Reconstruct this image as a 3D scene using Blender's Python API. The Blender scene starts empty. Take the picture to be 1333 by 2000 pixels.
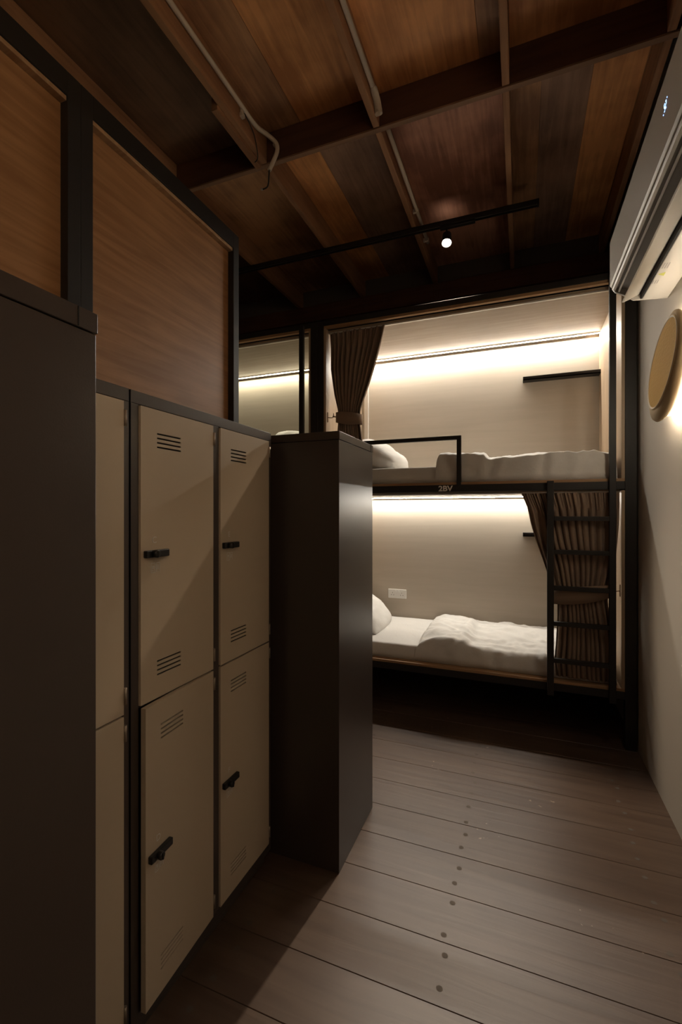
import bpy, bmesh, math, random
from mathutils import Vector, Matrix, noise
random.seed(7)
C = bpy.context.scene.collection
PI = math.pi

# ------------------------------------------------------------------ camera, world, lights, exposure
H = 1.47
YAW = math.atan(352 / 889)
cd = bpy.data.cameras.new('camera'); cam = bpy.data.objects.new('camera', cd); C.objects.link(cam)
cd.sensor_fit = 'VERTICAL'; cd.sensor_height = 36; cd.sensor_width = 24
cd.lens = 889 / 2000 * 36; cd.clip_start = .02
cam.location = (0, 0, H); cam.rotation_euler = (PI / 2, 0, YAW)
bpy.context.scene.camera = cam
w = bpy.data.worlds.new('world'); bpy.context.scene.world = w; w.use_nodes = True
w.node_tree.nodes['Background'].inputs[0].default_value = (1, .8, .6, 1)
w.node_tree.nodes['Background'].inputs[1].default_value = 0.0
vs = bpy.context.scene.view_settings
vs.view_transform = 'Standard'; vs.look = 'None'; vs.gamma = 1; vs.exposure = 1.66; vs.use_curve_mapping = False
LED_UP, LED_LOW, LED_LEFT = 145.0, 90.0, 56.0       # emission of the bunk light strips
LAMP_RING = 15.0                                    # glow strip behind the wall lamp
SPOT_W, FILL_SPOT_W = 62.0, 190.0                        # track spot and added fill spot, watt

# ------------------------------------------------------------------ materials
def mat(name, col, rough=.6, metal=0, spec=.5, emit=None, es=0, bump=None, coat=0):
    m = bpy.data.materials.new(name); m.use_nodes = True
    nt = m.node_tree; b = nt.nodes['Principled BSDF']
    b.inputs['Base Color'].default_value = (*col, 1)
    b.inputs['Roughness'].default_value = rough
    b.inputs['Metallic'].default_value = metal
    b.inputs['Specular IOR Level'].default_value = spec
    if coat:
        b.inputs['Coat Weight'].default_value = coat; b.inputs['Coat Roughness'].default_value = .25
    if emit:
        b.inputs['Emission Color'].default_value = (*emit, 1); b.inputs['Emission Strength'].default_value = es
    if bump:
        sc, st = bump
        tc = nt.nodes.new('ShaderNodeTexCoord'); n = nt.nodes.new('ShaderNodeTexNoise'); bp = nt.nodes.new('ShaderNodeBump')
        n.inputs['Scale'].default_value = sc; n.inputs['Detail'].default_value = 4
        bp.inputs['Strength'].default_value = st; bp.inputs['Distance'].default_value = .01
        nt.links.new(tc.outputs['Object'], n.inputs['Vector']); nt.links.new(n.outputs[0], bp.inputs['Height'])
        nt.links.new(bp.outputs[0], b.inputs['Normal'])
    return m

def wood(name, c1, c2, axis='X', rough=.55, grain=30, bump=.12, blotch=.5, spec=.4):
    """grain stretched along one axis, with broad blotches"""
    m = bpy.data.materials.new(name); m.use_nodes = True
    nt = m.node_tree; b = nt.nodes['Principled BSDF']; L = nt.links
    b.inputs['Roughness'].default_value = rough; b.inputs['Specular IOR Level'].default_value = spec
    tc = nt.nodes.new('ShaderNodeTexCoord'); mp = nt.nodes.new('ShaderNodeMapping')
    s = {'X': (.07, 1, 1), 'Y': (1, .07, 1), 'Z': (1, 1, .07)}[axis]
    mp.inputs['Scale'].default_value = s
    L.new(tc.outputs['Object'], mp.inputs[0])
    n1 = nt.nodes.new('ShaderNodeTexNoise'); n1.inputs['Scale'].default_value = grain; n1.inputs['Detail'].default_value = 6
    n1.inputs['Distortion'].default_value = .6
    L.new(mp.outputs[0], n1.inputs['Vector'])
    n2 = nt.nodes.new('ShaderNodeTexNoise'); n2.inputs['Scale'].default_value = 2.3; n2.inputs['Detail'].default_value = 6
    L.new(tc.outputs['Object'], n2.inputs['Vector'])
    mx = nt.nodes.new('ShaderNodeMath'); mx.operation = 'MULTIPLY_ADD'
    mx.inputs[1].default_value = blotch; L.new(n2.outputs[0], mx.inputs[0])
    sc = nt.nodes.new('ShaderNodeMath'); sc.operation = 'MULTIPLY'; sc.inputs[1].default_value = 1 - blotch
    L.new(n1.outputs[0], sc.inputs[0]); L.new(sc.outputs[0], mx.inputs[2])
    rp = nt.nodes.new('ShaderNodeValToRGB')
    rp.color_ramp.elements[0].position = .40; rp.color_ramp.elements[0].color = (*c1, 1)
    rp.color_ramp.elements[1].position = .60; rp.color_ramp.elements[1].color = (*c2, 1)
    L.new(mx.outputs[0], rp.inputs[0]); L.new(rp.outputs[0], b.inputs['Base Color'])
    bp = nt.nodes.new('ShaderNodeBump'); bp.inputs['Strength'].default_value = bump; bp.inputs['Distance'].default_value = .004
    L.new(n1.outputs[0], bp.inputs['Height']); L.new(bp.outputs[0], b.inputs['Normal'])
    return m

def floor_material():
    m = wood('painted_boards', (.072, .043, .029), (.104, .066, .045), 'X', rough=.42, grain=26, bump=.35, blotch=.45, spec=.5)
    nt = m.node_tree; L = nt.links; b = nt.nodes['Principled BSDF']
    src = b.inputs['Base Color'].links[0].from_socket
    tc = nt.nodes.new('ShaderNodeTexCoord')
    # paint chips: small sparse pale specks
    n = nt.nodes.new('ShaderNodeTexNoise'); n.inputs['Scale'].default_value = 38; n.inputs['Detail'].default_value = 3
    n2 = nt.nodes.new('ShaderNodeTexNoise'); n2.inputs['Scale'].default_value = 3.1; n2.inputs['Detail'].default_value = 2
    L.new(tc.outputs['Object'], n.inputs['Vector']); L.new(tc.outputs['Object'], n2.inputs['Vector'])
    mu = nt.nodes.new('ShaderNodeMath'); mu.operation = 'MULTIPLY'; L.new(n.outputs[0], mu.inputs[0]); L.new(n2.outputs[0], mu.inputs[1])
    rp = nt.nodes.new('ShaderNodeValToRGB'); rp.color_ramp.elements[0].position = .442; rp.color_ramp.elements[1].position = .462
    L.new(mu.outputs[0], rp.inputs[0])
    mix = nt.nodes.new('ShaderNodeMixRGB'); mix.inputs[2].default_value = (.30, .22, .17, 1)
    L.new(rp.outputs[0], mix.inputs[0]); L.new(src, mix.inputs[1]); L.new(mix.outputs[0], b.inputs['Base Color'])
    return m

M = dict(
    black=mat('black_steel', (.017, .014, .012), .55, 0, .4),
    locker_dark=mat('dark_brown_steel', (.048, .035, .029), .32, 0, .6, bump=(300, .03)),
    locker_door=mat('beige_steel', (.48, .395, .295), .42, 0, .4, bump=(260, .02)),
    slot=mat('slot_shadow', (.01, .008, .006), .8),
    hinge=mat('hinge_steel', (.30, .25, .20), .4, .6),
    lock=mat('black_plastic', (.012, .011, .011), .35),
    stencil=mat('white_stencil_paint', (.85, .83, .78), .6),
    sticker=mat('pale_print', (.62, .60, .58), .5),
    wall=mat('painted_plaster', (.42, .375, .315), .8, bump=(40, .02)),
    wall_dark=mat('dark_plaster', (.10, .08, .065), .85),
    panel=wood('pale_laminate', (.445, .388, .315), (.470, .412, .337), 'X', .5, 22, .02, .3),
    oak_x=wood('oak_laminate_long', (.27, .20, .138), (.34, .26, .183), 'X', .5, 26, .05, .35),
    oak_z=wood('oak_laminate_upright', (.33, .235, .15), (.40, .29, .19), 'Z', .5, 26, .05, .35),
    ply=wood('plywood_edge', (.30, .17, .085), (.40, .245, .13), 'X', .6, 40, .08, .3),
    part=wood('brown_veneer', (.26, .124, .050), (.37, .190, .083), 'Y', .5, 34, .1, .35),
    joist=wood('old_joist', (.26, .125, .060), (.42, .220, .110), 'Y', .7, 22, .3, .45),
    beam=wood('dark_beam', (.075, .030, .018), (.125, .052, .028), 'X', .7, 22, .3, .45),  # dark tone stands in for the beam's unlit face
    beam_edge=wood('lit_beam_edge', (.20, .110, .062), (.28, .160, .095), 'X', .7, 22, .3, .45),  # paler copy: light on the beam's underside put into the colour
    b_dark=wood('board_dark', (.12, .062, .034), (.22, .115, .062), 'Y', .6, 34, .25, .68),
    b_brown=wood('board_brown', (.26, .125, .060), (.58, .315, .155), 'Y', .55, 34, .25, .68),
    b_orange=wood('board_orange', (.44, .180, .060), (.86, .42, .165), 'Y', .55, 34, .25, .68),
    b_red=wood('board_red', (.30, .130, .080), (.66, .325, .210), 'Y', .5, 34, .25, .68),
    b_grey=wood('board_grey_brown', (.20, .110, .068), (.40, .235, .155), 'Y', .6, 34, .25, .68),
    linen=mat('white_linen', (.66, .635, .60), .85, bump=(60, .12)),
    curtain=mat('brown_curtain_cloth', (.24, .165, .115), .9, bump=(500, .2)),
    tie=mat('brown_tieback_cloth', (.27, .185, .125), .9, bump=(500, .2)),
    alu=mat('aluminium', (.62, .60, .57), .4, .4),
    led_up=mat('light_strip', (1, 1, 1), .5, emit=(1, .94, .83), es=LED_UP),
    led_low=mat('light_strip_low', (1, 1, 1), .5, emit=(1, .94, .83), es=LED_LOW),
    led_left=mat('light_strip_yellow', (1, 1, 1), .5, emit=(1, .94, .70), es=LED_LEFT),
    ring=mat('lamp_glow_strip', (1, 1, 1), .5, emit=(1, .90, .74), es=LAMP_RING),
    bulb=mat('spot_bulb', (1, 1, 1), .5, emit=(1, .92, .80), es=26),
    ac=mat('white_plastic', (.62, .585, .53), .38),
    ac_in=mat('grey_vane_plastic', (.30, .27, .24), .5),
    gap=mat('black_gap', (.012, .011, .010), .8),
    disp=mat('display_blue', (.1, .2, .5), .5, emit=(.28, .48, 1), es=1.1),
    green=mat('yellow_green_print', (.55, .55, .12), .5),
    greyp=mat('grey_print', (.38, .35, .33), .5),
    gold=mat('gold_leaf', (.62, .37, .095), .85, 0, .08, bump=(70, .25)),
    lampb=mat('lamp_body_beige', (.50, .385, .24), .7, 0, .2),
    rim=mat('lamp_rim_pale', (.60, .47, .28), .6, 0, .2),
    conduit=mat('old_white_conduit', (.60, .52, .42), .6, bump=(30, .1)),
    cable=mat('black_cable', (.02, .018, .016), .6),
    socket=mat('white_socket', (.72, .70, .66), .4),
    floor=floor_material(),
    brass=mat('dark_brass', (.20, .12, .06), .4, .6),
)

# ------------------------------------------------------------------ helpers
def empty(name, label=None, cat=None, loc=(0, 0, 0), group=None):
    o = bpy.data.objects.new(name, None); C.objects.link(o); o.location = loc
    if label: o['label'] = label
    if cat: o['category'] = cat
    if group: o['group'] = group
    return o

def box(bm, x0, x1, y0, y1, z0, z1, mi=0):
    v = [bm.verts.new(p) for p in ((x0, y0, z0), (x1, y0, z0), (x1, y1, z0), (x0, y1, z0), (x0, y0, z1), (x1, y0, z1), (x1, y1, z1), (x0, y1, z1))]
    for f in ((3, 2, 1, 0), (4, 5, 6, 7), (0, 1, 5, 4), (1, 2, 6, 5), (2, 3, 7, 6), (3, 0, 4, 7)):
        bm.faces.new([v[i] for i in f]).material_index = mi

def tube(bm, pts, r, n=12, mi=0, cap=True):
    pts = [Vector(p) for p in pts]; rings = []
    for i, p in enumerate(pts):
        d = (pts[min(i + 1, len(pts) - 1)] - pts[max(i - 1, 0)]).normalized()
        a = d.orthogonal().normalized() if not rings else (rings[-1][1] - d * rings[-1][1].dot(d)).normalized()
        b = d.cross(a)
        rr = r[i] if isinstance(r, (list, tuple)) else r
        rings.append(([bm.verts.new(p + (a * math.cos(2 * PI * k / n) + b * math.sin(2 * PI * k / n)) * rr) for k in range(n)], a))
    for i in range(len(rings) - 1):
        A, B = rings[i][0], rings[i + 1][0]
        for k in range(n):
            f = bm.faces.new((A[k], A[(k + 1) % n], B[(k + 1) % n], B[k])); f.smooth = True; f.material_index = mi
    if cap:
        bm.faces.new(rings[0][0][::-1]).material_index = mi; bm.faces.new(rings[-1][0]).material_index = mi

def smooth_path(pts, n=6):
    P = [Vector(p) for p in pts]; out = []
    for i in range(len(P) - 1):
        p0, p1, p2, p3 = P[max(i - 1, 0)], P[i], P[i + 1], P[min(i + 2, len(P) - 1)]
        for k in range(n):
            t = k / n
            out.append(.5 * ((2 * p1) + (p2 - p0) * t + (2 * p0 - 5 * p1 + 4 * p2 - p3) * t * t + (3 * p1 - p0 - 3 * p2 + p3) * t ** 3))
    out.append(P[-1]); return out

def extrude_xz(bm, poly, y0, y1, mi=0):
    a = [bm.verts.new((x, y0, z)) for x, z in poly]; b = [bm.verts.new((x, y1, z)) for x, z in poly]
    n = len(poly)
    for i in range(n):
        bm.faces.new((a[i], a[(i + 1) % n], b[(i + 1) % n], b[i])).material_index = mi
    bm.faces.new(a[::-1]).material_index = mi; bm.faces.new(b).material_index = mi

def obj(name, bm, mats, parent=None, bevel=0, label=None, kind=None, cat=None, group=None, seg=2):
    if bm.faces: bmesh.ops.recalc_face_normals(bm, faces=bm.faces)
    me = bpy.data.meshes.new(name); 
    o = bpy.data.objects.new(name, me); C.objects.link(o)
    if parent:
        o.parent = parent
        off = parent_world(parent)
        bmesh.ops.translate(bm, verts=bm.verts, vec=-off)
    bm.to_mesh(me); bm.free()
    for m in (mats if isinstance(mats, (list, tuple)) else [mats]): me.materials.append(m)
    if bevel:
        b = o.modifiers.new('bevel', 'BEVEL'); b.width = bevel; b.segments = seg; b.limit_method = 'ANGLE'; b.angle_limit = .6
    if label: o['label'] = label
    if kind: o['kind'] = kind
    if cat: o['category'] = cat
    if group: o['group'] = group
    return o

def parent_world(p):
    v = Vector((0, 0, 0))
    while p is not None:
        v += p.location; p = p.parent
    return v

def bx(name, x0, x1, y0, y1, z0, z1, m, parent=None, bevel=0, **k):
    bm = bmesh.new(); box(bm, x0, x1, y0, y1, z0, z1); return obj(name, bm, m, parent, bevel, **k)

def text_mesh(name, s, size, m, loc, rot, parent=None, depth=.0008, bold=0.0, align='CENTER', xs=1.0):
    cu = bpy.data.curves.new(name, 'FONT'); cu.body = s; cu.size = size; cu.extrude = depth; cu.offset = bold
    cu.align_x = align; cu.align_y = 'CENTER'
    t = bpy.data.objects.new(name + '_tmp', cu); C.objects.link(t)
    dg = bpy.context.evaluated_depsgraph_get()
    me = bpy.data.meshes.new_from_object(t.evaluated_get(dg))
    bpy.data.objects.remove(t); bpy.data.curves.remove(cu)
    me.transform(Matrix.Translation(Vector(loc)) @ rot.to_4x4() @ Matrix.Scale(xs, 4, (1, 0, 0)))
    o = bpy.data.objects.new(name, me); C.objects.link(o)
    if parent:
        me.transform(Matrix.Translation(-parent_world(parent))); o.parent = parent
    me.materials.clear(); me.materials.append(m)
    return o
ROT_FRONT = Matrix.Rotation(PI / 2, 3, 'X')                              # text that faces -Y
ROT_PX = Matrix.Rotation(PI / 2, 3, 'Z') @ Matrix.Rotation(PI / 2, 3, 'X')   # text that faces +X

# ------------------------------------------------------------------ the room
WX, CZ, BY = .67, 3.74, 4.24
bm = bmesh.new(); k = -8
while True:                                                       # floor boards laid across the room
    y0 = 1.365 + .2095 * k
    if y0 > BY + .1: break
    box(bm, -3.7, WX + .05, y0 + .0009, y0 + .2087, -.03, 0, 0)
    for x in (-2.35, -1.55, -.90, -.243, .47):                     # nail heads over the hidden joists
        for d in (.04, .155):
            r = .0095; cx, cy = x + random.uniform(-.012, .012), y0 + d + random.uniform(-.02, .02)
            vs_ = [bm.verts.new((cx + 1.1 * r * math.cos(a * PI / 5), cy + r * math.sin(a * PI / 5), .0006)) for a in range(10)]
            bm.faces.new(vs_).material_index = 1
    k += 1
box(bm, -3.7, WX + .05, -1.3, BY + .1, -.06, -.031, 2)
obj('floor', bm, [M['floor'], M['wall_dark'], M['gap']], kind='structure', bevel=.0012, seg=1)
bx('wall_right', WX, WX + .12, -1.3, BY + .1, 0, CZ + .02, M['wall'], kind='structure')
bx('wall_far', -3.7, WX, BY, BY + .1, 0, CZ + .02, M['wall_dark'], kind='structure')
bx('wall_left', -3.82, -3.7, -1.3, BY + .1, 0, CZ + .02, M['wall_dark'], kind='structure')
bx('wall_near', -3.7, WX, -1.42, -1.3, 0, CZ + .02, M['wall_dark'], kind='structure')

# ceiling: sheets of old plywood, each running between joists
bm = bmesh.new()
near = [(-3.7, -2.13, 'b_dark'), (-2.13, -1.45, 'b_dark'), (-1.45, -1.196, 'b_brown'), (-1.196, -.75, 'b_orange'),
        (-.75, -.193, 'b_orange'), (-.193, -.07, 'b_brown'), (-.07, .60, 'b_orange'), (.60, .72, 'b_brown')]
far = [(-3.7, -2.13, 'b_dark'), (-2.13, -1.45, 'b_brown'), (-1.45, -1.18, 'b_orange'), (-1.18, -.75, 'b_grey'),
       (-.75, -.08, 'b_red'), (-.08, .10, 'b_brown'), (.10, .344, 'b_grey'), (.344, .59, 'b_orange'), (.59, .72, 'b_brown')]
names = ['b_dark', 'b_brown', 'b_orange', 'b_red', 'b_grey']
for lst, y0, y1 in ((near, -1.35, 2.385), (far, 2.385, BY + .05)):
    for i, (a, b, n) in enumerate(lst):
        dz = .0015 * (i % 2)
        box(bm, a + .0008, b - .0008, y0, y1, CZ + dz, CZ + .012 + dz, names.index(n))
box(bm, -3.8, .8, -1.4, BY + .1, CZ + .014, CZ + .05, 0)
obj('ceiling', bm, [M[n] for n in names], kind='structure')

def beam_thing(name, x0, x1, y0, y1, z0, m, label, group=None, sink=0):
    return bx(name, x0, x1, y0, y1, z0, CZ, m, bevel=.004, label=label, cat='joist' if 'joist' in name else 'beam', group=group)
JG = 'wooden joists running under the ceiling'
JL = ['brown ceiling joist over the partition panels, leftmost of the joists',
      'brown ceiling joist carrying the bent conduit',
      'brown ceiling joist with a straight conduit beside it',
      'thin brown ceiling joist near the right end of the light track',
      'brown ceiling joist tight against the right wall']
for i, x in enumerate((-2.13, -1.452, -.75, -.088, .592)):
    beam_thing('ceiling_joist', x, x + .036, -1.3, 2.372, 3.56, M['joist'], '', JG)['label'] = JL[i] + ', before the cross beam'
    beam_thing('ceiling_joist', x, x + .034, 2.402, BY, 3.56, M['joist'], '', JG)['label'] = JL[i] + ', beyond the cross beam'
cb = empty('cross_beam', 'dark brown cross beam spanning the ceiling at right angles to the joists', 'beam', (-1, 2.387, 3.56))
bx('beam_board', -3.7, WX, 2.373, 2.401, 3.563, CZ, M['beam'], cb, .003)
bx('lit_edge', -3.7, WX, 2.372, 2.402, 3.553, 3.563, M['beam_edge'], cb, .002, label='pale lower edge, light on the underside painted in')
bx('batten', -1.49, -1.4525, 1.94, 2.372, 3.54, 3.61, M['joist'], bevel=.003, label='short wooden batten fixed to the joist beside the bent conduit', cat='batten')
# the wall plate at the far wall
bx('wall_plate', -3.7, WX, BY - .06, BY, 3.40, 3.56, M['beam'], bevel=.004, label='dark timber plate high on the far wall carrying the joist ends', cat='beam')

# ------------------------------------------------------------------ conduits
c1 = empty('bent_conduit', 'off-white conduit bending down at the cross beam with a loose black wire', 'conduit', (-1.40, 1, 3.66))
bm = bmesh.new()
P = smooth_path([(-1.402, 2.10, 3.66), (-1.402, 2.23, 3.665), (-1.372, 2.31, 3.665), (-1.338, 2.345, 3.635), (-1.335, 2.35, 3.59), (-1.36, 2.345, 3.53), (-1.382, 2.34, 3.485)])
tube(bm, [(-1.402, -1.25, 3.66)] + P, .0122); obj('pipe', bm, M['conduit'], c1)
bm = bmesh.new(); tube(bm, smooth_path([(-1.382, 2.34, 3.49), (-1.385, 2.34, 3.44), (-1.388, 2.34, 3.405), (-1.40, 2.34, 3.388), (-1.425, 2.34, 3.384)]), .0042, 8); obj('loose_wire', bm, M['cable'], c1)
bm = bmesh.new(); tube(bm, [(-1.425, 2.34, 3.384), (-1.436, 2.34, 3.386)], .006, 8); obj('wire_tip', bm, M['sticker'], c1, label='white tip of the loose wire')
bm = bmesh.new(); tube(bm, smooth_path([(-1.408, 2.12, 3.652), (-1.40, 2.20, 3.60), (-1.418, 2.27, 3.545), (-1.44, 2.30, 3.535), (-1.462, 2.31, 3.534)]), .003, 8); obj('loose_wire', bm, M['cable'], c1)
bm = bmesh.new(); tube(bm, [(-1.412, 2.10, 3.66), (-1.412, 2.10, 3.625)], .011, 10); box(bm, -1.418, -1.398, 2.085, 2.112, 3.61, 3.632); obj('pipe_clip', bm, M['conduit'], c1, .003)
bm = bmesh.new(); tube(bm, [(-1.352, 2.355, 3.645), (-1.352, 2.373, 3.645)], .016, 10); obj('pipe_clip', bm, M['conduit'], c1)
c2 = empty('straight_conduit', 'straight off-white conduit ending in a junction elbow at the cross beam', 'conduit', (-.695, 1, 3.6))
bm = bmesh.new(); tube(bm, [(-.698, -1.25, 3.62), (-.698, 2.20, 3.62)], .0122); obj('pipe', bm, M['conduit'], c2)
bm = bmesh.new()
tube(bm, smooth_path([(-.698, 2.19, 3.62), (-.698, 2.24, 3.617), (-.696, 2.275, 3.595), (-.694, 2.29, 3.555)]), [.013] * 3 + [.019] * 12 + [.020] * 4, 14)
tube(bm, [(-.694, 2.285, 3.56), (-.695, 2.262, 3.530)], [.013, .010], 10)
obj('junction_elbow', bm, M['conduit'], c2)
c3 = empty('straight_conduit', 'straight off-white conduit between the cross beam and the light track', 'conduit', (-.69, 2.9, 3.6))
bm = bmesh.new(); tube(bm, [(-.684, 2.403, 3.585), (-.686, 3.20, 3.60), (-.686, 3.60, 3.60)], .0122); obj('pipe', bm, M['conduit'], c3)
for y in (3.18, 3.55):
    bm = bmesh.new(); box(bm, -.7135, -.672, y, y + .018, 3.584, 3.613); obj('pipe_clip', bm, M['conduit'], c3, .003)

# ------------------------------------------------------------------ light track with its spot, added fill spot
tr = empty('light_track', 'black ceiling light track crossing under the joists', 'light track', (-.9, 3.32, 3.55))
bm = bmesh.new()
box(bm, -3.0, .10, 3.300, 3.306, 3.524, 3.558); box(bm, -3.0, .10, 3.334, 3.340, 3.524, 3.558); box(bm, -3.0, .10, 3.300, 3.340, 3.552, 3.558)
obj('track_channel', bm, M['black'], tr, .001)
bm = bmesh.new(); box(bm, -3.0, .10, 3.318, 3.322, 3.530, 3.552); obj('conductor_strip', bm, M['hinge'], tr, label='grey metal line inside the track')
bx('end_cap', .10, .112, 3.299, 3.341, 3.522, 3.559, M['black'], tr, .002)
bx('power_feed', -.46, -.30, 3.303, 3.337, 3.506, 3.524, M['black'], tr, .003)

def spot(x, y, z, aim, label, watts, ang, group, size=.022, ty=3.32):
    root = empty('track_spotlight', label, 'spotlight', (x, y, z), group)
    d = (Vector(aim) - Vector((x, y, z))).normalized(); p = Vector((x, y, z))
    bm = bmesh.new(); tube(bm, [p - d * .085, p - d * .08, p - d * .004, p + d * .004], [.018, .031, .034, .034], 20, cap=False)
    obj('lamp_housing', bm, M['black'], root)
    bm = bmesh.new(); tube(bm, [p - d * .012, p - d * .003, p], [.028, .031, .029], 20); obj('bulb', bm, M['bulb'], root, label='glowing white bulb')
    bm = bmesh.new(); top = Vector((x, ty, 3.524)); tube(bm, [top, p - d * .065], .006, 10); obj('swivel_arm', bm, M['black'], root)
    bx('adapter', x - .045, x + .045, ty - .014, ty + .014, 3.504, 3.526, M['black'], root, .003)
    l = bpy.data.lights.new('spot_beam', 'SPOT'); l.energy = watts; l.spot_size = math.radians(ang); l.spot_blend = .55
    l.shadow_soft_size = size; l.color = (1, .82, .62)
    o = bpy.data.objects.new('spot_beam', l); C.objects.link(o); o.parent = root
    o.location = d * .02; o.rotation_euler = d.to_track_quat('-Z', 'Y').to_euler()
    return root
spot(-.499, 3.33, 3.41, (-.40, 1.95, 0), 'small glowing spotlight hanging from the black track, aimed at the floor', SPOT_W, 64, 'track spots')
fill_track = empty('light_track', 'added black light track, unseen behind the camera, for the fill spot', 'light track', (-.3, -.62, 3.55))  # unseen track and spot added to lift the shadows
bx('track_channel', -1.6, .5, -.64, -.60, 3.524, 3.558, M['black'], fill_track, .001)
spot(.05, -.60, 3.41, (.66, -.42, 2.7), 'added fill spotlight, unseen behind the camera, washing the right wall', FILL_SPOT_W, 60, 'track spots', .03, -.62)

# ------------------------------------------------------------------ bunk modules
def bunk(name, label, x0, x1, y0, y1, front, led_u=None, led_l=None, end_x=None, rail=True, ladder=True, detail=True, group=None):
    """x0..x1 outer posts, y0..y1 outer; front = -1 opening towards -Y, +1 towards +Y"""
    r = empty(name, label, 'bunk bed', ((x0 + x1) / 2, (y0 + y1) / 2, 0), group)
    p = .049
    yf0, yf1 = (y0, y0 + p) if front < 0 else (y1 - p, y1)     # front post band
    yb0, yb1 = (y1 - p, y1) if front < 0 else (y0, y0 + p)
    T = 2.965
    for (a, b) in ((x0, x0 + p), (x1 - .062, x1)):
        for (c, d) in ((yf0, yf1), (yb0, yb1)):
            bx('post', a, b, c, d, 0, T, M['black'], r, .002)
    xi0, xi1 = x0 + p, x1 - .062
    for z0, z1 in ((2.926, T), (1.611, 1.661), (.308, .356)):
        bx('beam', xi0, xi1, yf0, yf1, z0, z1, M['black'], r, .002)
        bx('beam', xi0, xi1, yb0, yb1, z0, z1, M['black'], r, .002)
    for z0, z1 in ((2.883, T), (1.611, 1.661), (.308, .356)):
        for a, b in ((x0, x0 + p), (x1 - .062, x1)):
            bx('side_beam', a, b, y0 + p, y1 - p, z0, z1, M['black'], r, .002)
    ya, yb_ = (y0, y1 - p) if front < 0 else (y0 + p, y1)       # timber boxes inside the frame
    yfr, ybk = (ya + .006, yb_) if front < 0 else (yb_ - .006, ya)
    lo, hi = min(yfr, ybk), max(yfr, ybk)
    def Y(t):                                                    # depth t measured from the front inward
        return yfr - t * front if front > 0 else yfr + t
    for lvl, (zb, zc, led) in enumerate(((.356, 1.603, led_l), (1.661, 2.889, led_u))):
        bx('bed_board', xi0, xi1, lo, hi, zb, zb + .018, M['ply'], r, .001)
        bx('bunk_ceiling', xi0 + .019, xi1 - .019, lo + .05, hi, zc, zc + .008 if lvl == 0 else 2.906, M['oak_x'], r)
        bx('back_panel', xi0 + .019, xi1 - .019, min(ybk, Y(hi - lo - .018)), max(ybk, Y(hi - lo - .018)), zb + .018, zc, M['panel'], r)
        for a, b in ((xi0, xi0 + .019), (xi1 - .019, xi1)):
            bx('side_panel', a, b, lo, hi, zb + .018, zc + (.002 if lvl == 0 else .017), M['oak_z'], r, .001)
        if lvl == 1:
            bx('top_lip', xi0, xi1, lo, lo + .03, 2.906, 2.926, M['ply'], r, .001) if front < 0 else bx('top_lip', xi0, xi1, hi - .03, hi, 2.906, 2.926, M['ply'], r, .001)
        if led:
            yb = Y(hi - lo - .018)
            bm = bmesh.new(); s = .019
            ys = (yb - .042, yb - .052) if front < 0 else (yb + .042, yb + .052)
            # angled strip in the corner between ceiling and back panel: glowing face turned down and forward
            pr = [(ys[0], zc - .0085), (ys[0], zc - .001), (ys[1], zc - .001), (ys[1], zc - .006)]
            va = [bm.verts.new((xi0 + .06 if xi0 < -1.4 and False else xi0 + .02, y, z)) for y, z in pr]; vb = [bm.verts.new((xi1 - .02, y, z)) for y, z in pr]
            for i in range(4): bm.faces.new((va[i], va[(i + 1) % 4], vb[(i + 1) % 4], vb[i])).material_index = 0 if i == 3 else 1
            bm.faces.new(va).material_index = 1; bm.faces.new(vb).material_index = 1
            obj('light_strip', bm, [led, M['alu']], r, label='glowing light strip')
            bm = bmesh.new(); yr = sorted((Y(.052), Y(.070))); box(bm, xi0 + .02, xi1 - .02, yr[0], yr[1], zc - .009, zc - .0005)
            obj('curtain_rail', bm, M['alu'], r, label='pale metal curtain rail')
            if detail:
                ysf = sorted((Y(hi - lo - .018), Y(hi - lo - .018 - .085)))
                zs = 2.556 if lvl else 1.268
                bm = bmesh.new(); box(bm, .014, xi1 - .019, ysf[0], ysf[1], zs, zs + .010); box(bm, .014, xi1 - .019, ysf[0], ysf[0] + .004, zs, zs + .030)
                box(bm, .014, xi1 - .019, ysf[1] - .004, ysf[1], zs, zs + .03)
                obj('wall_shelf', bm, M['black'], r, .001, label='thin black shelf')
    bx('top_cover', xi0, xi1, y0 + .04, y1 - .04, 2.93, 2.955, M['black'], r)
    if ladder:
        yl0, yl1 = (yf0 - .028, yf0 + .002) if front < 0 else (yf1 - .002, yf1 + .028)
        ra, rb = xi1 - .441, xi1 - .089
        L = bpy.data.objects.new('ladder', None); C.objects.link(L); L.parent = r; L.location = Vector((rb, yf0, 1.2)) - r.location
        bx('rail', ra, ra + .040, yl0, yl1, .285, 1.672, M['black'], L, .002)
        bx('rail', rb, rb + .037, yl0, yl1, .285, 2.945, M['black'], L, .002)
        for z in (.497, .735, .965, 1.198, 1.414):
            bx('rung', ra + .040, rb, yl0 + .003, yl1 - .002, z, z + .028, M['black'], L, .002)
    if rail:
        g0, g1 = (yf0 + .001, yf0 + .026) if front < 0 else (yf1 - .026, yf1 - .001)
        bm = bmesh.new()
        box(bm, xi0, xi1 - .988, g0, g1, 1.978, 2.006); box(bm, xi1 - 1.018, xi1 - .988, g0, g1, 1.661, 1.9785)
        obj('guard_rail', bm, M['black'], r, .0015)
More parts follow.
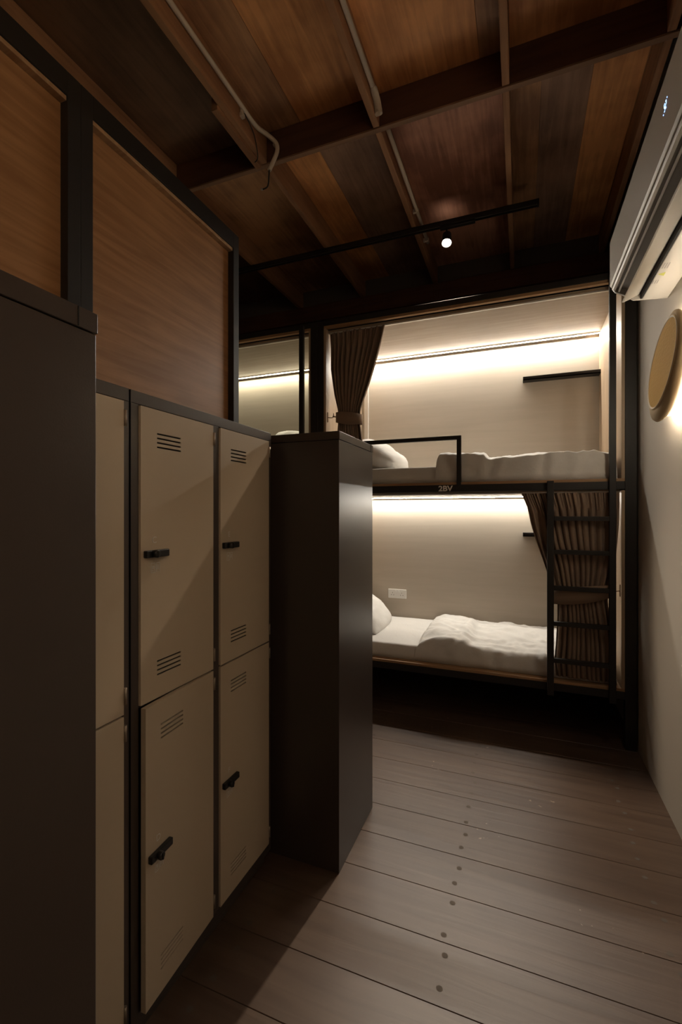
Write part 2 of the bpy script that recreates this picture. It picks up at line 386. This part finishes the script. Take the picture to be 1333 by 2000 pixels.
    if detail:
        for (sx, zz, xx) in ((1, 2.215, xi0 + .019), (-1, .975, xi1 - .019)):
            bm = bmesh.new(); yy = Y(.035)
            xa = sorted((xx, xx + sx * .004)); box(bm, xa[0], xa[1], yy - .006, yy + .006, zz - .035, zz + .04)
            tube(bm, smooth_path([(xx, yy, zz), (xx + sx * .035, yy, zz - .004), (xx + sx * .05, yy + .003, zz + .004), (xx + sx * .05, yy + .003, zz + .03)]), .003, 8)
            obj('tieback_hook', bm, M['brass'], r, label='small dark metal hook')
    return r

xm0, xm1 = -1.488, .660
main = bunk('bunk_bed', 'black-framed double bunk with ladder and number 2BV beside the right wall', xm0, xm1, 3.26, 4.20, -1, M['led_up'], M['led_low'], group='black-framed bunk beds')
W = xm1 - xm0
text_mesh('bunk_number', '2BV', .052, M['stencil'], (-.497, 3.2592, 1.634), ROT_FRONT, main, .0006, .0015, xs=1.12)['label'] = 'white stencilled bunk number'
bx('corner_trim', -1.392, -1.352, 4.118, 4.133, 1.679, 2.889, M['alu'], main, .002, label='pale metal upright strip in the back corner')
# double socket on the lower back panel
so = bx('power_socket', -1.158, -.985, 4.124, 4.133, .668, .752, M['socket'], main, .003, label='white double power socket')
for cx in (-1.115, -1.028):
    for dx, dz in ((0, .014), (-.011, -.006), (.011, -.006)):
        bx('socket_hole', cx + dx - .002, cx + dx + .002, 4.1232, 4.1245, .705 + dz - .004, .705 + dz + .004, M['lock'], so)
for cx in (-1.085, -1.058): bx('socket_switch', cx - .006, cx + .006, 4.121, 4.1245, .725, .742, M['socket'], so, .001)
left = bunk('bunk_bed', 'yellow-lit black-framed bunk left of the curtained one, mostly hidden', xm0 - W - .0005, xm0 - .0005, 3.26, 4.20, -1, M['led_left'], None, detail=False, group='black-framed bunk beds')
# the two modules whose wooden ends form the partition behind the lockers
def partition(y0, y1, front, label):
    b = bunk('bunk_bed', label, -3.55, -1.43, y0, y1, front, rail=False, ladder=False, detail=False, group='black-framed bunk beds')
    for z0, z1 in ((.356, 1.611), (1.661, 2.883)):
        bx('end_panel', -1.478, -1.465, y0 + .049, y1 - .049, z0, z1, M['part'], b, label='brown wood end panel')
    bx('end_lip', -1.465, -1.4365, y0 + .049, y1 - .049, 2.867, 2.883, M['ply'], b, .001, label='pale timber lip above the end panel')
    return b
partition(1.143, 2.10, 1, 'black-framed bunk with brown wood end panel above the beige lockers')
partition(.183, 1.1425, -1, 'black-framed bunk with wood end panel at the left edge above the dark cabinet')

# ------------------------------------------------------------------ bedding
def wr(x, y, s=1.0, seed=0):
    x += .05 * noise.noise(Vector((x * 3, y * 3, seed + 20))); y += .06 * noise.noise(Vector((x * 2.5, y * 4, seed + 30)))
    n = noise.noise(Vector((x * 3.2, y * 5.0, seed))) * .55 + noise.noise(Vector((x * 9 + y * 6, y * 8 - x * 4, seed + 3.3))) * .3
    n += (abs(noise.noise(Vector((x * 5 + y * 9, y * 4 - x * 3, seed + 9)))) - .2) * -.9 + (abs(noise.noise(Vector((x * 13 - y * 6, y * 9 + x * 5, seed + 15)))) - .2) * -.45
    return n * s

def slab(name, x0, x1, y0, y1, z0, z1, top, m, label, cat, group, wrk=.006, r=.035, nx=90, ny=44, seed=0, side=.008, parent=None, shell=0):
    """soft rounded block; top(x, y) gives the height"""
    bm = bmesh.new()
    def prof(t, L):                              # t 0..1 along width incl. both skirts -> (pos 0..L, height factor)
        hs = .13; a = t
        if a < hs: u = a / hs; return (r * (1 - math.cos(u * PI / 2)) * .9, math.sin(u * PI / 2) ** .8)
        if a > 1 - hs: u = (1 - a) / hs; return (L - r * (1 - math.cos(u * PI / 2)) * .9, math.sin(u * PI / 2) ** .8)
        q = (a - hs) / (1 - 2 * hs); return (r * .9 + q * (L - 1.8 * r), 1)
    G = []
    for j in range(ny + 1):
        row = []
        py, hy = prof(j / ny, y1 - y0)
        for i in range(nx + 1):
            px, hx = prof(i / nx, x1 - x0)
            X, Y = x0 + px, y0 + py
            h = min(hx, hy)
            zt = top(X, Y)
            z = z0 + (zt - z0) * h
            wv = wr(X, Y + (1 - hy) * .25, 1, seed)
            z += wv * wrk * min(1, h * 1.6)
            if hy < 1:
                sw = side * math.sin(X * 41 + 7 * noise.noise(Vector((X * 4, z * 6, seed)))) * (.4 + .6 * abs(noise.noise(Vector((X * 2.1, 0, seed + 5))))) * (1 - hy * .3)
                Y += (-sw if j < ny / 2 else sw) * h ** .3
            row.append(bm.verts.new((X, Y, z)))
        G.append(row)
    for j in range(ny):
        for i in range(nx):
            bm.faces.new((G[j][i], G[j][i + 1], G[j + 1][i + 1], G[j + 1][i])).smooth = True
    rim = G[0][:] + [G[j][-1] for j in range(1, ny + 1)] + G[ny][-2::-1] + [G[j][0] for j in range(ny - 1, 0, -1)]
    if not shell: bm.faces.new(rim)
    o = obj(name, bm, m, parent)
    if shell:
        sd = o.modifiers.new('thick', 'SOLIDIFY'); sd.thickness = shell; sd.offset = -1
    o['label'] = label; o['category'] = cat
    if group: o['group'] = group
    return o

def pillow(label, loc, rot, size=(.62, .42, .17), seed=0):
    bm = bmesh.new(); n = 30; m = 22
    def pt(u, v, s):
        e = max(0, (1 - abs(u) ** 3.2)) ** .55 * max(0, (1 - abs(v) ** 3.0)) ** .55
        x = u * size[0] / 2 * (1 - .07 * (1 - v * v) * abs(u) ** 3 * -1) * (1 - .10 * v * v * abs(u))
        y = v * size[1] / 2 * (1 - .10 * u * u * abs(v))
        z = s * e * size[2] / 2 * (1 + .25 * noise.noise(Vector((u * 2.2, v * 2, seed + s)))) + .004 * noise.noise(Vector((u * 9, v * 9, seed)))
        return (x, y, z)
    T = [[bm.verts.new(pt(-1 + 2 * i / n, -1 + 2 * j / m, 1)) for i in range(n + 1)] for j in range(m + 1)]
    B = [[T[j][i] if i in (0, n) or j in (0, m) else bm.verts.new(pt(-1 + 2 * i / n, -1 + 2 * j / m, -1)) for i in range(n + 1)] for j in range(m + 1)]
    for j in range(m):
        for i in range(n):
            bm.faces.new((T[j][i], T[j][i + 1], T[j + 1][i + 1], T[j + 1][i])).smooth = True
            bm.faces.new((B[j][i], B[j + 1][i], B[j + 1][i + 1], B[j][i + 1])).smooth = True
    o = obj('pillow', bm, M['linen'])
    o.location = loc; o.rotation_euler = rot; o['label'] = label; o['category'] = 'pillow'; o['group'] = 'white pillows on the bunks'
    return o

def sm(a, b, x):
    t = max(0, min(1, (x - a) / (b - a))); return t * t * (3 - 2 * t)

# lower bunk
slab('mattress', -1.405, .565, 3.325, 4.125, .3745, .50, lambda x, y: .478 + .026 * sm(3.3, 3.7, y), M['linen'],
     'white-sheeted mattress on the lower bunk', 'mattress', 'white mattresses', .0035, .03, seed=1, side=.005)
def low_top(x, y):
    hump = sm(-.735, -.60, x) * (1 - sm(-.40, -.315, x))
    return .512 + .045 * hump * (1 - .3 * sm(3.8, 4.1, y)) + .022 * sm(3.3, 3.8, y) + .010 * sm(.0, .4, x)
slab('duvet', -.735, .563, 3.320, 4.115, .376, .6, low_top, M['linen'],
     'white duvet folded back on the lower bunk beside the ladder', 'duvet', 'white duvets', .030, .055, 150, 70, seed=4, side=.017, shell=.01)
pillow('white pillow leaning on the left end of the lower bunk', (-1.235, 3.74, .625), (math.radians(3), math.radians(40), PI / 2 * 0 + .06), (.42, .60, .17), 2)
# upper bunk
slab('mattress', -1.405, .565, 3.31, 4.125, 1.6795, 1.80, lambda x, y: 1.800 + .012 * sm(3.3, 3.7, y), M['linen'],
     'white-sheeted mattress on the upper bunk', 'mattress', 'white mattresses', .004, .018, seed=11, side=.005)
def up_top(x, y):
    hump = sm(-.585, -.54, x) * (1 - sm(-.25, -.215, x))
    return 1.845 + .040 * hump + .02 * sm(3.3, 3.6, y) + .012 * sm(-.2, -.1, x) - .02 * sm(.42, .56, x)
slab('duvet', -.575, .563, 3.298, 4.115, 1.6805, 1.9, up_top, M['linen'],
     'white duvet folded back on the upper bunk behind the guard rail', 'duvet', 'white duvets', .030, .030, 150, 70, seed=21, side=.015, shell=.01)
pillow('plump white pillow on the upper bunk behind the guard rail', (-1.15, 3.72, 1.925), (0, math.radians(17), .03), (.50, .64, .25), 5)
# left bunk, hardly seen over the lockers
slab('mattress', -3.55, -1.575, 3.297, 4.125, 1.6795, 1.80, lambda x, y: 1.81, M['linen'],
     'white-sheeted mattress in the yellow-lit left bunk, behind the dark cabinet', 'mattress', 'white mattresses', .004, .02, 30, 14, seed=31)
pillow('pillow tip just showing over the dark cabinet in the yellow-lit bunk', (-2.13, 3.92, 2.07), (math.radians(68), 0, .05), (.30, .44, .14), 8)

# ------------------------------------------------------------------ curtains
def curtain(label, rows, yc, amp, pleats, n=260, seed=0, tie=None, ztop=0, heading=.10):
    """rows: (z, xleft, xright, amplitude scale)"""
    root = empty('curtain', label, 'curtain', ((rows[0][1] + rows[0][2]) / 2, yc, rows[0][0]), 'brown bunk curtains')
    bm = bmesh.new(); G = []
    zs = []
    zt, zb = rows[0][0], rows[-1][0]
    m = 90
    for k in range(m + 1):
        z = zt + (zb - zt) * k / m
        i = 0
        while i < len(rows) - 2 and z < rows[i + 1][0]: i += 1
        a, b = rows[i], rows[i + 1]; t = (a[0] - z) / (a[0] - b[0]); t = max(0, min(1, t)); ts = t
        xl, xr, am = (a[q] + (b[q] - a[q]) * ts for q in (1, 2, 3))
        row = []
        for j in range(n + 1):
            u = j / n
            ph = u * pleats * 2 * PI + 3.4 * noise.noise(Vector((u * 4.2, z * .5, seed))) + 1.0 * noise.noise(Vector((u * 9, z * 2.2, seed)))
            irregular = .45 + 1.3 * abs(noise.noise(Vector((u * pleats * .45, z * .45, seed + 4))) + .35)
            hd = sm(zt - heading - .02, zt - heading + .02, z)
            dy = amp * am * (1 + math.sin(ph) * min(1, irregular)) * (1 - .35 * hd)
            dy += hd * .006 * math.sin(u * pleats * 6 * PI)
            x = xl + (xr - xl) * u + .35 * amp * am * math.cos(ph) * irregular * min(u, 1 - u) * 4 * .6
            row.append(bm.verts.new((x, yc + dy + .008 * (1 + noise.noise(Vector((u * 3, z * 3, seed + 8)))), z)))
        G.append(row)
    for k in range(m):
        for j in range(n):
            bm.faces.new((G[k][j], G[k][j + 1], G[k + 1][j + 1], G[k + 1][j])).smooth = True
    o = obj('curtain_cloth', bm, M['curtain'], root)
    s = o.modifiers.new('thick', 'SOLIDIFY'); s.thickness = .002; s.offset = 0
    # tieback: a cloth band wrapped round the gathered cloth and reaching the hook
    (xa, za), (xb, zb_), hook, hh = tie
    bm = bmesh.new(); N = 40; R = []
    for k in range(N):
        a = 2 * PI * k / N; u = (1 - math.cos(a)) / 2
        x = xa + (xb - xa) * u; z = za + (zb_ - za) * u - .004 * math.sin(PI * u)
        y = yc + amp * .8 - math.sin(a) * (amp * .8 + .010)
        tw = .55 + .6 * math.sin(PI * min(1, .12 + .62 * abs(x - hook[0]) / (abs(xb - xa))))
        dx = (.004 if u > .5 else -.004)
        R.append((bm.verts.new((x + dx, y, z - hh / 2 * tw)), bm.verts.new((x + dx, y, z + hh / 2 * tw))))
    for k in range(N):
        A, B = R[k], R[(k + 1) % N]
        bm.faces.new((A[0], B[0], B[1], A[1])).smooth = True
    tb = obj('tieback', bm, M['tie'], root, label='brown cloth tieback band')
    s = tb.modifiers.new('thick', 'SOLIDIFY'); s.thickness = .004; s.offset = 1
    bm = bmesh.new(); p0 = Vector((xa if abs(hook[0] - xa) < abs(hook[0] - xb) else xb, yc, za if abs(hook[0] - xa) < abs(hook[0] - xb) else zb_))
    tube(bm, [p0, Vector(hook)], .005, 8); obj('tieback_loop', bm, M['tie'], root)
    return root
yc = 3.305
curtain('brown curtain tied back at the left end of the upper bunk',
        [(2.884, -1.412, -.955, .75), (2.80, -1.405, -.975, .9), (2.60, -1.402, -1.035, .95), (2.40, -1.375, -1.105, .9), (2.275, -1.345, -1.150, .75), (2.19, -1.340, -1.160, .7),
         (2.10, -1.350, -1.150, .8), (1.98, -1.355, -1.135, .95), (1.84, -1.36, -1.11, 1)], yc, .026, 10, 260, 1,
        ((-1.352, 2.215), (-1.147, 2.185), (-1.378, yc, 2.222), .085))
yc = 3.272
curtain('brown curtain tied back behind the ladder of the lower bunk',
        [(1.594, .004, .572, .8), (1.50, .040, .572, .9), (1.39, .062, .570, 1), (1.28, .092, .562, 1), (1.17, .130, .552, 1), (1.08, .158, .535, .9), (1.0, .180, .515, .7), (.94, .200, .508, .6),
         (.87, .222, .512, .7), (.77, .222, .530, .9), (.61, .214, .545, 1), (.50, .205, .550, 1), (.395, .215, .552, 1)], yc, .019, 12, 300, 5,
        ((.193, .915), (.515, .970), (.532, yc + .02, .975), .095))

# ------------------------------------------------------------------ lockers
XF = -.975                                           # door plane
def locker_unit(label, y0, y1, cols, group, letters, ajar=None):
    r = empty('locker_unit', label, 'locker', (XF - .22, (y0 + y1) / 2, 0), group)
    xb = XF - .44; D = M['locker_dark']
    bx('side_panel', xb, XF, y0, y0 + .002, .06, 1.80, D, r); bx('side_panel', xb, XF, y1 - .002, y1, .06, 1.80, D, r)
    bx('back_panel', xb, xb + .002, y0, y1, .06, 1.80, D, r)
    bx('top_panel', xb, XF, y0, y1, 1.765, 1.80, D, r, .0015)
    bx('plinth', xb + .02, XF - .03, y0 + .005, y1 - .005, 0, .06, D, r)
    bx('base_rail', xb, XF, y0, y1, .06, .098, D, r, .001)
    edges = [y0] + [e for c in cols for e in c] + [y1]
    for i in range(0, len(edges), 2):
        bx('frame_upright', XF - .03, XF, edges[i], edges[i + 1], .098, 1.765, D, r, .001)
    bx('middle_shelf', xb, XF - .004, y0, y1, .93, .94, D, r)
    for ci, (a, b) in enumerate(cols):
        a += .002; b -= .002
        for di, (z0, z1) in enumerate(((.938, 1.762), (.100, .932))):
            L = letters[ci * 2 + di]
            d = bpy.data.objects.new('door', None); C.objects.link(d); d.parent = r
            d.location = Vector((XF, b, z0)) - r.location
            # door sheet with real louvre slots: built from strips around the slots
            v0, v1 = a + .060, a + .158
            rows = []
            slots = [z1 - .068 - .0128 * k for k in range(4)] + [z0 + .066 + .0128 * k for k in range(4)]
            bm = bmesh.new(); X0, X1 = XF - .010, XF + .006
            box(bm, X0, X1, a, v0, z0, z1); box(bm, X0, X1, v1, b, z0, z1)
            zz = sorted(slots); cur = z0
            for s in zz:
                box(bm, X0, X1, v0, v1, cur, s - .0024); cur = s + .0024
            box(bm, X0, X1, v0, v1, cur, z1)
            bmesh.ops.remove_doubles(bm, verts=bm.verts, dist=1e-5)
            obj('door_panel', bm, M['locker_door'], d)
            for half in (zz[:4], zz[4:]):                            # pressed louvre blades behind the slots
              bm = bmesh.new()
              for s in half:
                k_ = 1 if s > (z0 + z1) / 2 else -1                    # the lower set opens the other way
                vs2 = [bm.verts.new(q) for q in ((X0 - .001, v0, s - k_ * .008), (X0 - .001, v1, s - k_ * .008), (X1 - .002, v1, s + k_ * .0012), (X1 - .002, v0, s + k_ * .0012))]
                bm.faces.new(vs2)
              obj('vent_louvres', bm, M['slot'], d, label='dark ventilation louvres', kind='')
            for hz in (z1 - .066, z0 + .026):
                bm = bmesh.new(); tube(bm, [(XF + .006, b + .004, hz), (XF + .006, b + .004, hz + .043)], .0045, 10); obj('hinge', bm, M['hinge'], d, label='pale metal hinge')
            zl = 1.352 if di == 0 else .512
            lk = bx('lock', X1, X1 + .014, a + .008, a + .096, zl - .010, zl + .011, M['lock'], d, .003, label='black combination lock bar')
            bm = bmesh.new(); tube(bm, [(X1 + .013, a + .036, zl + .001), (X1 + .026, a + .036, zl + .001), (X1 + .028, a + .036, zl + .001)], [.011, .011, .008], 18)
            box(bm, X1 + .027, X1 + .030, a + .034, a + .038, zl - .008, zl + .010)
            kn = obj('lock_knob', bm, M['lock'], lk)
            if L:
                text_mesh('door_letter', L, .026, M['sticker'], (X1 + .0008, a + .049, zl + .038), ROT_PX, d, .0002)['label'] = 'pale printed door letter'
                bm = bmesh.new(); yc_, zc_ = a + .053, zl - .040
                for (p, q, s, t) in ((-.017, -.0155, -.014, .014), (-.002, -.0005, -.014, .014), (-.017, -.0005, .0125, .014), (-.017, -.0005, -.014, -.0125),
                                     (.0025, .004, -.012, .014), (.0155, .017, -.012, .014), (.0025, .017, .0125, .014), (.0025, .017, -.012, -.0122),
                                     (-.013, -.005, .003, .0045), (-.011, -.007, -.004, .006), (.006, .0075, -.006, .008), (.010, .0115, -.006, .008), (-.013, -.006, -.009, -.0075)):
                    box(bm, X1, X1 + .0004, yc_ + p, yc_ + q, zc_ + s, zc_ + t)
                obj('door_sticker', bm, M['sticker'], d, label='small pale line-icon sticker')
            if ajar == (ci, di): d.rotation_euler = (0, 0, math.radians(3.0))
    return r
LG = 'beige-door locker units along the left side'
locker_unit('dark brown locker unit with four beige doors lettered C to F', .928, 1.665, [(.955, 1.275), (1.311, 1.640)], LG, ['C', 'D', 'E', 'F'], ajar=(0, 1))
locker_unit('narrow beige-door locker unit half hidden behind the foreground dark cabinet', .570, .922, [(.598, .902)], LG, ['', ''])

def cabinet(label, xf, y0, y1, x0):
    r = empty('locker_cabinet', label, 'cabinet', ((xf + x0) / 2, (y0 + y1) / 2, 0), 'dark brown cabinets standing end-on')
    D = M['locker_dark']
    bx('body', x0, xf, y0, y1, .0, 1.765, D, r, .0015)
    bx('top_cap', x0 - .001, xf + .0025, y0 - .0015, y1 + .0015, 1.7665, 1.80, D, r, .0015)
    bx('cap_joint', xf - .001, xf + .004, y1 - .036, y1 - .0345, 1.768, 1.799, M['gap'], r)
    return r
cabinet('tall dark brown cabinet standing end-on before the bunks, right of the lockers', -.688, 1.716, 2.164, -1.42)
cabinet('tall dark brown cabinet side filling the left foreground', -.660, .115, .556, -1.42)

# ------------------------------------------------------------------ air conditioner
ac = empty('air_conditioner', 'white split air conditioner high on the right wall with its flap open', 'air conditioner', (.66, 2.1, 2.7))
ya, yb = 1.46, 2.67
bm = bmesh.new()
body = [(.669, 2.52), (.560, 2.528), (.556, 2.60), (.50, 2.64), (.445, 2.655), (.445, 2.858), (.669, 2.862)]
extrude_xz(bm, body, ya + .016, yb - .016); obj('housing', bm, M['ac'], ac, .003)
endp = [(.669, 2.52), (.523, 2.531), (.492, 2.556), (.444, 2.583), (.431, 2.603), (.430, 2.850), (.445, 2.862), (.669, 2.864)]
for a, b in ((ya, ya + .016), (yb - .016, yb)):
    bm = bmesh.new(); extrude_xz(bm, endp, a, b); obj('end_cap', bm, M['ac'], ac, .003)
bm = bmesh.new(); extrude_xz(bm, [(.444, 2.612), (.428, 2.612), (.4215, 2.622), (.4215, 2.840), (.430, 2.853), (.444, 2.853)], ya + .002, yb - .002); obj('front_panel', bm, M['ac'], ac, .002)
bm = bmesh.new()
extrude_xz(bm, [(.444, 2.588), (.434, 2.593), (.430, 2.600), (.430, 2.606), (.444, 2.606)], ya + .016, yb - .016)
extrude_xz(bm, [(.462, 2.578), (.455, 2.582), (.457, 2.592), (.466, 2.590)], ya + .016, yb - .016); obj('lower_lip', bm, M['ac'], ac, .001)
bm = bmesh.new(); extrude_xz(bm, [(.556, 2.57), (.470, 2.596), (.446, 2.600), (.446, 2.606), (.472, 2.602), (.558, 2.578)], ya + .016, yb - .016); obj('outlet_vane', bm, M['ac_in'], ac, label='grey inner vane')
bm = bmesh.new(); extrude_xz(bm, [(.474, 2.531), (.480, 2.529), (.546, 2.553), (.552, 2.560), (.546, 2.562), (.476, 2.536)], ya + .02, yb - .003); obj('air_flap', bm, M['ac'], ac, .001, label='open white flap')
bx('flap_gap', .552, .560, ya + .016, yb - .016, 2.530, 2.56, M['gap'], ac, label='black gap behind the flap')
bm = bmesh.new()                                                      # lit seven-segment marks seen on the panel
def seg(yy, zz, w_, h_): box(bm, .4205, .4217, yy - w_ / 2, yy + w_ / 2, zz - h_ / 2, zz + h_ / 2)
for i, yy in enumerate((1.6975, 1.7115)):
    for dz in (.0105, 0, -.0122): seg(yy, 2.746 + dz, .0065, .0018)
    seg(yy + .004 * (1 if i else -1), 2.7513, .0018, .009); seg(yy - .004 * (1 if i else -1), 2.7407, .0018, .009)
seg(1.685, 2.757, .003, .003); seg(1.724, 2.732, .003, .003)
obj('display', bm, M['disp'], ac, label='small blue lit display')
bm = bmesh.new()
zf = 2.5238
def flat(pts, mi): bm.faces.new([bm.verts.new((x, y, zf - (x - .56) * .078 + .0030)) for x, y in pts]).material_index = mi
flat([(.565, 2.40), (.592, 2.385), (.592, 2.42)], 0)
for i in range(3): flat([(.566 + .009 * i, 2.30), (.571 + .009 * i, 2.30), (.571 + .009 * i, 2.35), (.566 + .009 * i, 2.35)], 1)
for i in range(3): flat([(.562 + .009 * i, 2.455), (.566 + .009 * i, 2.455), (.566 + .009 * i, 2.49), (.562 + .009 * i, 2.49)], 1)
obj('warning_sticker', bm, [M['green'], M['greyp']], ac, kind='stuff', label='small sticker with a yellow-green triangle')

# ------------------------------------------------------------------ round wall lamp
lp = empty('wall_lamp', 'round gold-faced wall lamp glowing white behind, on the right wall', 'wall lamp', (.66, 2.43, 2.118))
def disc_ring(cx, cy, cz, R, tilt, n=72):
    out = []
    for k in range(n):
        a = 2 * PI * k / n; y = R * math.cos(a); v = R * math.sin(a)
        out.append(Vector((cx + v * math.sin(tilt), cy + y, cz + v * math.cos(tilt))))
    return out
def loft(bm, rings, mi=0, cap0=False, cap1=False):
    V = [[bm.verts.new(p) for p in r] for r in rings]; n = len(V[0])
    for A, B in zip(V, V[1:]):
        for k in range(n):
            f = bm.faces.new((A[k], A[(k + 1) % n], B[(k + 1) % n], B[k])); f.smooth = True; f.material_index = mi
    if cap0: bm.faces.new(V[0][::-1]).material_index = mi
    if cap1: bm.faces.new(V[-1]).material_index = mi
f1 = (.572, 2.37, 2.120)
bm = bmesh.new()
loft(bm, [disc_ring(.632, 2.437, 2.116, .205, .05), disc_ring(.612, 2.433, 2.116, .236, .10), disc_ring(.604, 2.430, 2.117, .240, .10), disc_ring(.594, 2.418, 2.117, .236, .11),
          disc_ring(f1[0] + .003, f1[1] + .004, f1[2], .200, .13), disc_ring(f1[0] + .004, f1[1] + .003, f1[2], .19, .13)], cap0=True, cap1=True)
obj('lamp_body', bm, M['lampb'], lp)
bm = bmesh.new()
loft(bm, [disc_ring(f1[0] + .004, f1[1] + .004, f1[2], .199, .13), disc_ring(f1[0] - .002, f1[1], f1[2], .197, .13), disc_ring(f1[0] - .003, f1[1], f1[2], .193, .13), disc_ring(f1[0] + .000, f1[1], f1[2], .188, .13)])
obj('lamp_rim', bm, M['rim'], lp, label='pale raised rim')
bm = bmesh.new()
loft(bm, [disc_ring(f1[0] - .000, f1[1], f1[2], .189, .13)] + [disc_ring(f1[0] + .003 * math.sin(PI / 2 * (1 - q)), f1[1], f1[2], .188 * q, .13) for q in (.95, .85, .7, .5, .3, .1)], cap1=True)
obj('gold_dish', bm, M['gold'], lp, label='gold leaf dish')
bm = bmesh.new(); loft(bm, [disc_ring(.645, 2.437, 2.116, .200, .05), disc_ring(.645, 2.437, 2.116, .212, .05), disc_ring(.633, 2.437, 2.116, .212, .05), disc_ring(.633, 2.437, 2.116, .200, .05)]); obj('glow_strip', bm, M['ring'], lp, label='glowing strip behind the disc')
bm = bmesh.new(); loft(bm, [disc_ring(.6695, 2.437, 2.116, .12, 0), disc_ring(.632, 2.437, 2.116, .12, 0)], cap0=True); obj('wall_mount', bm, M['lampb'], lp)
